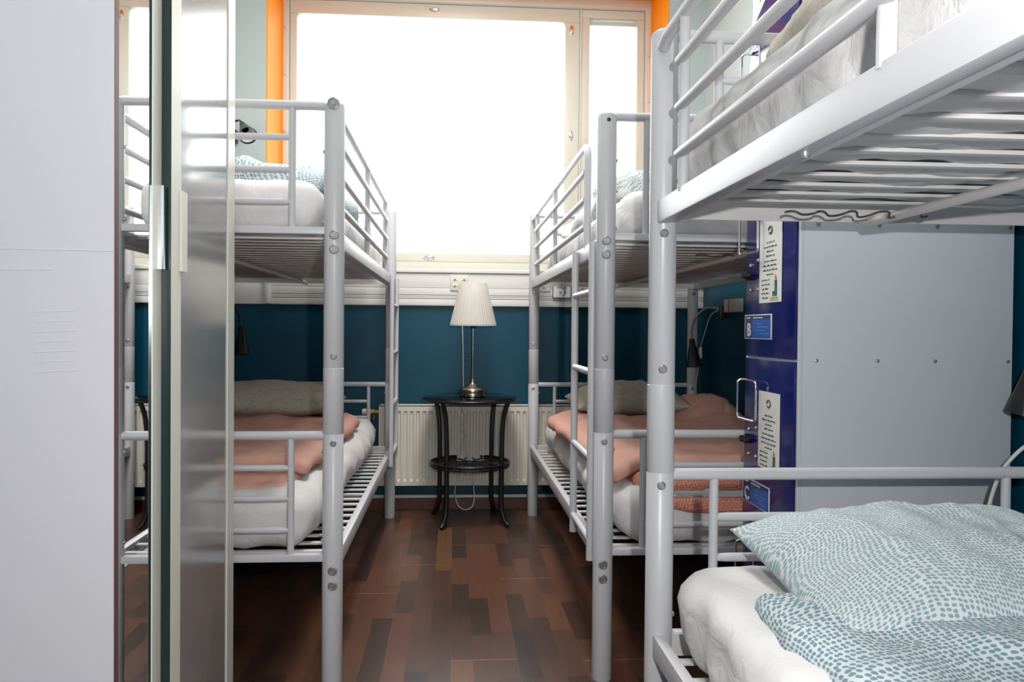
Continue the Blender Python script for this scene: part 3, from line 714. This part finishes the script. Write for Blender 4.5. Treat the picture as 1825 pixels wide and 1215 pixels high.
part(MB().box(XR-.045, XR-.001, 3.80, 3.955, 1.072, 1.135, .004), 'cover_plate', 'plastic_white', socket_r)
part(MB().box(XR-.047, XR-.044, 3.875, 3.885, 1.074, 1.133), 'seam', 'red_ink', socket_r)
reading_lamp('dark gooseneck reading lamp hanging low at the wardrobe edge, over left lower berth', (-1.225, 4.16, 1.10), 'X', (-1.063, 4.2, .985), (-1.060, 4.2, .845),
             [(-1.21, 4.16, 1.11), (-1.15, 4.17, 1.115), (-1.09, 4.19, 1.085), (-1.066, 4.2, 1.03), (-1.063, 4.2, .985)])
reading_lamp('dark cone reading lamp on the pale wall above the left upper berth', (-1.16, 4.42, 1.98), 'X', (-1.085, 4.29, 2.020), (-1.032, 4.20, 1.938),
             [(-1.16, 4.40, 1.99), (-1.15, 4.37, 2.04), (-1.11, 4.33, 2.045), (-1.085, 4.29, 2.020)], r2=.045)
reading_lamp('black cone reading lamp on the teal wall at the right edge of the picture', (1.345, 1.70, .80), 'X', (1.325, 1.76, .95), (1.315, 1.79, .80),
             [(1.345, 1.70, .83), (1.335, 1.70, .92), (1.325, 1.74, .97), (1.325, 1.76, .95)])
cb = MB().tube(spline([(1.355, 1.50, .86), (1.30, 1.66, .775), (1.25, 1.68, .748), (1.215, 1.69, .715), (1.19, 1.70, .67), (1.175, 1.71, .60), (1.17, 1.70, .55), (1.17, 1.66, .50)], 8), .0042, 10).build('power_cable', 'cord')
tag(cb, 'white cable rising from behind the blue dotted pillow across the teal wall', 'cable')
# dark wire woven along the undersides of upper berths
def wire(label, x0, x1, y, z):
    pts = []
    n = 60
    for i in range(n+1):
        t = i/n; pts.append((x0+(x1-x0)*t, y+.012*math.sin(t*26)+.006*math.sin(t*61), z+.004*math.sin(t*31)))
    o = MB().tube(pts, .0022, 6).build('wire', 'dark_cord'); return tag(o, label, 'wire')
wire('thin dark wire tucked under slats of the upper berth nearest the camera', .62, .90, 1.50, 1.206)
wire('thin dark wire tucked under slats of the far right upper berth', .72, 1.12, 2.40, 1.206)

# ------------------------------------------------------------------ locker
LX, LY0, LY1, LXB, LTOP = .815, 1.885, 2.235, 1.348, 1.815
lk = empty('locker', ((LX+LXB)/2, (LY0+LY1)/2, 0)); tag(lk, 'tall grey steel locker with blue doors between the two right-hand bunk beds', 'locker')
b = MB(); b.box(LX+.004, LXB, LY0, LY1, .0, LTOP, .002); part(b, 'body', 'locker_grey', lk)
b = MB(); b.box(LX+.002, LX+.012, LY0-.001, LY0+.011, .0, LTOP, .002); b.box(LX+.002, LX+.012, LY1-.011, LY1+.001, 0, LTOP, .002); part(b, 'door_frame', 'locker_grey', lk)
for z in (.912, .46, 1.36, 1.79):
    for x in (LX+.045, LX+.195, LX+.338, LXB-.012):
        part(MB().lathe([(.0045, 0), (.0042, -.003), (.0005, -.0045)], (x, LY0, z if z != .912 else .914), 12, 'Y'), 'rivet', 'bolt', lk)
for x in (LX+.045, LX+.195, LX+.338, LXB-.012):
    part(MB().lathe([(.0045, 0), (.0042, -.003), (.0005, -.0045)], (x, LY0, 1.238), 12, 'Y'), 'rivet', 'bolt', lk)
def glyph(txt, size, mat, parent, loc, root):
    cu = bpy.data.curves.new(txt, 'FONT'); cu.body = txt; cu.size = size; cu.extrude = .0006; cu.offset = .0012; cu.align_x = 'CENTER'
    t = bpy.data.objects.new('tmp', cu); COL.objects.link(t)
    me = bpy.data.meshes.new_from_object(t.evaluated_get(bpy.context.evaluated_depsgraph_get())); bpy.data.objects.remove(t)
    # text plane faces -X: reading direction runs towards -Y
    me.transform(Matrix(((0, 0, -1, loc[0]-root.x), (-1, 0, 0, loc[1]-root.y), (0, 1, 0, loc[2]-root.z), (0, 0, 0, 1))))
    me.materials.append(M[mat]); o = bpy.data.objects.new('printed_letter', me); COL.objects.link(o); o.parent = parent; return o
doors = [(.02, .462, 'D'), (.468, .909, 'C'), (.915, 1.356, 'B'), (1.362, 1.803, 'A')]
def lower_door(z0, z1, letter):
    d = part(MB().box(LX-.004, LX+.004, LY0+.012, LY1-.012, z0, z1, .002), 'door', 'locker_blue', lk)
    def s(mb, nm, mat, par=d, **k): return part_(mb, nm, mat, lk, par)
    # wire handle
    zt = z1-.060; x = LX-.016
    b = MB(); b.tube(path([(LX-.004, LY1-.025, zt), (x-.012, LY1-.020, zt), (x-.012, LY1-.020, zt-.105), (x-.004, LY0+.215, zt-.105), (x-.004, LY0+.215, zt), (LX-.006, LY1-.030, zt)], .012), .0032, 10)
    s(b, 'handle', 'chrome')
    for yy, zz in ((LY1-.045, z1-.195), (LY1-.10, z1-.185), (LY1-.045, z1-.262), (LY1-.10, z1-.262)):
        m_ = MB(); m_.lathe([(.0055, 0), (.0045, -.004), (.0005, -.005)], (LX-.004, yy, zz), 12, 'X'); s(m_, 'rivet', 'bolt')
    b = MB(); b.lathe([(.013, 0), (.013, -.010), (.009, -.013), (.0085, -.022), (.0005, -.022)], (LX-.004, LY1-.038, z1-.222), 18, 'X'); b.box(LX-.024, LX-.010, LY1-.075, LY1-.03, z1-.226, z1-.218, .002)
    s(b, 'lock', 'black_plastic')
    # label plate
    y0, y1 = LY0+.150, LY0+.345-.002; zl0, zl1 = z0+.046, z0+.112
    if letter in 'BC':
        b = MB(); b.box(LX-.0052, LX-.004, y0, y1, zl0, zl1, .0005); s(b, 'label_border', 'label_white')
        b = MB(); b.box(LX-.0060, LX-.005, y0+.007, y1-.007, zl0+.0028, zl1-.0028); s(b, 'label_plate', 'label_navy')
        b = MB(); b.box(LX-.0066, LX-.0058, y0+.010, y1-.062, zl0+.0035, zl1-.014); s(b, 'label_field', 'label_blue')
        b = MB()
        for k, (a, c) in enumerate(((.02, .055), (.025, .10), (.02, .085), (.05, .11))):
            b.box(LX-.0071, LX-.0064, y1-.068-c, y1-.068-a, zl1-.026-k*.009, zl1-.023-k*.009)
        s(b, 'small_print', 'light_blue_ink')
        b = MB(); b.box(LX-.0071, LX-.0058, y0+.060, y1-.068, zl1-.0105, zl1-.0075); b.box(LX-.0071, LX-.0058, y1-.045, y1-.018, zl1-.0105, zl1-.0075); s(b, 'small_print', 'label_white')
        glyph(letter, .050, 'label_white', d, (LX-.0066, y1-.036, zl0+.008), lk.location)
    return d
for z0, z1, le in doors: lower_door(z0, z1, le)
def leaflet(label, ztop, y0, y1, h, cut_top=0.0, cut_bot=0.0):
    x = LX-.0058
    n_ = empty('paper_notice', (x, (y0+y1)/2, ztop-h/2)); tag(n_, label, 'notice')
    z1a, z1b = ztop-cut_top, ztop        # far edge / near edge heights
    z0a, z0b = ztop-h, ztop-h+cut_bot
    b = MB(); b.add([(x, y1, z0a), (x, y0, z0b), (x, y0, z1b), (x, y1, z1a), (x-.0012, y1, z0a), (x-.0012, y0, z0b), (x-.0012, y0, z1b), (x-.0012, y1, z1a)],
                    [(0, 1, 2, 3), (7, 6, 5, 4), (0, 4, 5, 1), (1, 5, 6, 2), (2, 6, 7, 3), (3, 7, 4, 0)])
    part(b, 'sheet', 'paper', n_, smooth=False)
    xf = x-.0013; W_ = y1-y0; cy = (y0+y1)/2
    def words(lines, z_start, dz, c, name='printed_text'):
        b = MB(); rnd = random.Random(int(ztop*1000))
        for k, wd_ in enumerate(lines):
            z = z_start-k*dz; t = -wd_/2
            while t < wd_/2-.004:
                l = min(rnd.uniform(.008, .022), wd_/2-t); yy = c-t      # reading runs to -Y
                seg_ = yy
                while seg_ > yy-l+.0015:
                    hh = rnd.choice((.0026, .0034, .0044)); b.box(xf-.0005, xf+.0002, seg_-.0026, seg_-.0008, z-.0012, z-.0012+hh); seg_ -= .0034
                b.box(xf-.0005, xf+.0002, yy-l+.001, yy, z+.0002, z+.0012)
                t += l+.004
        part(b, name, 'ink', n_, smooth=False)
    words([.05, .085, .045, .055], ztop-.062, .0115, cy)
    words([.080, .095, .095, .045], ztop-.110, .0115, cy)
    words([.05, .055, .045, .055, .04], ztop-.158, .0115, cy+.03)
    b = MB(); cz = ztop-.030; b.tube([(xf, cy+.012*math.cos(t), cz+.009*math.sin(t)) for t in [2*math.pi*j/16 for j in range(15)]], .0022, 6); part(b, 'emblem', 'brown_ink', n_)
    b = MB(); b.box(xf-.0006, xf+.0002, cy-.047, cy-.031, ztop-.200, ztop-.160); b.box(xf-.0006, xf+.0002, cy-.033, cy-.018, ztop-.200, ztop-.188); part(b, 'candle_drawing', 'candle_green', n_)
    b = MB(); b.add([(xf-.0006, cy-.047, ztop-.158), (xf-.0006, cy-.031, ztop-.158), (xf-.0006, cy-.036, ztop-.144), (xf-.0006, cy-.041, ztop-.149)], [(0, 1, 2, 3)]); part(b, 'flame_drawing', 'flame_orange', n_, smooth=False)
    b = MB(); 
    for k in range(5): b.box(xf-.0006, xf+.0002, cy-.055+k*.011, cy-.047+k*.011, ztop-.212+.002*(k % 2), ztop-.203); 
    part(b, 'straw_drawing', 'yellow_ink', n_)
leaflet('white printed leaflet on the second blue locker door, beside the B label', 1.272, 1.972, 2.118, .216, .0)
leaflet('white printed leaflet on the third blue locker door, above the C label', .826, 1.972, 2.112, .200)
leaflet('white printed leaflet high on the top blue locker door', 1.716, 2.06, 2.205, .216)
bxx = empty('cardboard_box', (LX+.15, 2.06, LTOP)); tag(bxx, 'white and blue printed carton on top of the locker', 'box')
part(MB().box(LX+.005, LX+.35, LY0+.03, LY1-.01, LTOP+.0005, LTOP+.20, .002), 'carton', 'paper', bxx)
b = MB(); x = LX+.0042; b.add([(x, LY0+.031, LTOP+.001), (x, LY1-.012, LTOP+.001), (x, LY0+.14, LTOP+.10), (x, LY0+.031, LTOP+.19)], [(0, 1, 2, 3)]); part(b, 'blue_print', 'locker_blue', bxx, smooth=False)
b = MB(); rnd = random.Random(5)
for k in range(34):
    yy = LY1-.07-rnd.random()*.06; zz = LTOP+.05+rnd.random()*.10; b.box(x-.0006, x, yy, yy+.005, zz, zz+.004)
part(b, 'small_print', 'ink', bxx, smooth=False)

# ------------------------------------------------------------------ sliding wardrobe on the left
wr = empty('wardrobe', (-.90, 1.80, 0)); tag(wr, 'tall wardrobe on the left, white end panel, mirror and satin grey sliding doors', 'wardrobe')
def xf(y): return -.640+.030*y            # front track follows the wardrobe, set slightly askew
def slab(y0, y1, z0, z1, d0, d1, bev=.0):
    """box hugging the wardrobe front; d = depth behind the front track"""
    m_ = MB(); vs = []
    for z in (z0, z1):
        for y, d in ((y0, d0), (y1, d0), (y1, d1), (y0, d1)): vs.append((xf(y)-d, y, z))
    return m_.add(vs, [(3, 2, 1, 0), (4, 5, 6, 7), (0, 1, 5, 4), (1, 2, 6, 5), (2, 3, 7, 6), (3, 0, 4, 7)])
HT = 2.30; Y0, Y1 = 1.4165, 2.205
part(slab(Y1-.020, Y1, 0, HT, .058, .58), 'side_panel', 'carcass', wr, smooth=False)
part(slab(Y0, Y1, HT, HT+.02, 0, .58), 'top_panel', 'carcass', wr, smooth=False)
part(slab(Y0, Y1, 0, .035, .002, .58), 'plinth', 'carcass', wr, smooth=False)
part(slab(Y0, Y1, 0, HT, .575, .585), 'back_panel', 'carcass', wr, smooth=False)
Z0 = .036; ZT = HT-.002
# deep white end panel that faces the camera, with a brown front edge
ep = part(MB().box(-1.20, -.5605, 1.400, 1.416, 0, HT+.02), 'end_panel', 'door_white', wr, smooth=False); ep['label'] = 'broad white end panel'
part_(MB().box(-.5604, -.5594, 1.400, 1.416, 0, HT+.02), 'edge_strip', 'brown_edge', wr, ep)
b = MB()
for k in range(7): b.tube([(-.690+.004*(k % 2), 1.4004, .905+k*.0165), (-.620, 1.4004, .908+k*.0165)], .0010, 6)
b.tube([(-.80, 1.4004, 1.108), (-.562, 1.4004, 1.106)], .0012, 6); b.tube([(-.80, 1.4004, 1.072), (-.66, 1.4004, 1.074)], .0012, 6)
part_(b, 'surface_ridges', 'door_white', wr, ep)
# mirror door, rear track
dm = part(MB().box(-.6165, -.6105, 1.42, 1.716, Z0+.01, ZT), 'door', 'mirror', wr, smooth=False); dm['label'] = 'mirror sliding door'
part_(slab(1.712, 1.840, Z0, ZT, .0205, .042), 'door_stile', 'frame_cream', wr, dm)
part_(slab(1.736, 1.744, 1.10, 1.272, .0085, .0205), 'handle', 'chrome', wr, dm)
# satin door, front track
ds = part(slab(1.808, 2.146, Z0+.01, ZT, .003, .014), 'door', 'satin_metal', wr, smooth=False); ds['label'] = 'satin grey sliding door'
part_(slab(1.7565, 1.811, Z0, ZT, 0, .0195), 'door_stile', 'frame_cream', wr, ds)
part_(slab(1.7545, 1.7564, Z0, ZT, .0008, .0195), 'glass_edge', 'glass_edge', wr, ds)
part_(slab(2.144, 2.198, Z0, ZT, 0, .0195), 'door_stile', 'frame_cream', wr, ds)
part_(slab(1.81, 2.145, Z0, Z0+.03, .001, .014), 'bottom_rail', 'frame_cream', wr, ds)
part_(slab(1.803, 1.835, 1.10, 1.272, -.005, .0), 'handle', 'frame_cream', wr, ds)

# ------------------------------------------------------------------ groups of look-alikes
GROUPS = {'bunk bed': 'silver steel bunk beds in the room', 'mattress': 'white-sheeted mattresses on the bunk beds', 'pillow': 'pillows on the bunk beds',
          'duvet': 'duvets on the bunk beds', 'socket': 'wall sockets', 'notice': 'printed leaflets on the locker doors', 'wire': 'wires under the upper berths'}
for o in bpy.data.objects:
    if not o.parent and o.get('category') in GROUPS: o['group'] = GROUPS[o['category']]
    if o.name.startswith('reading_lamp'): o['group'] = 'clip-on reading lamps by the bunk beds'
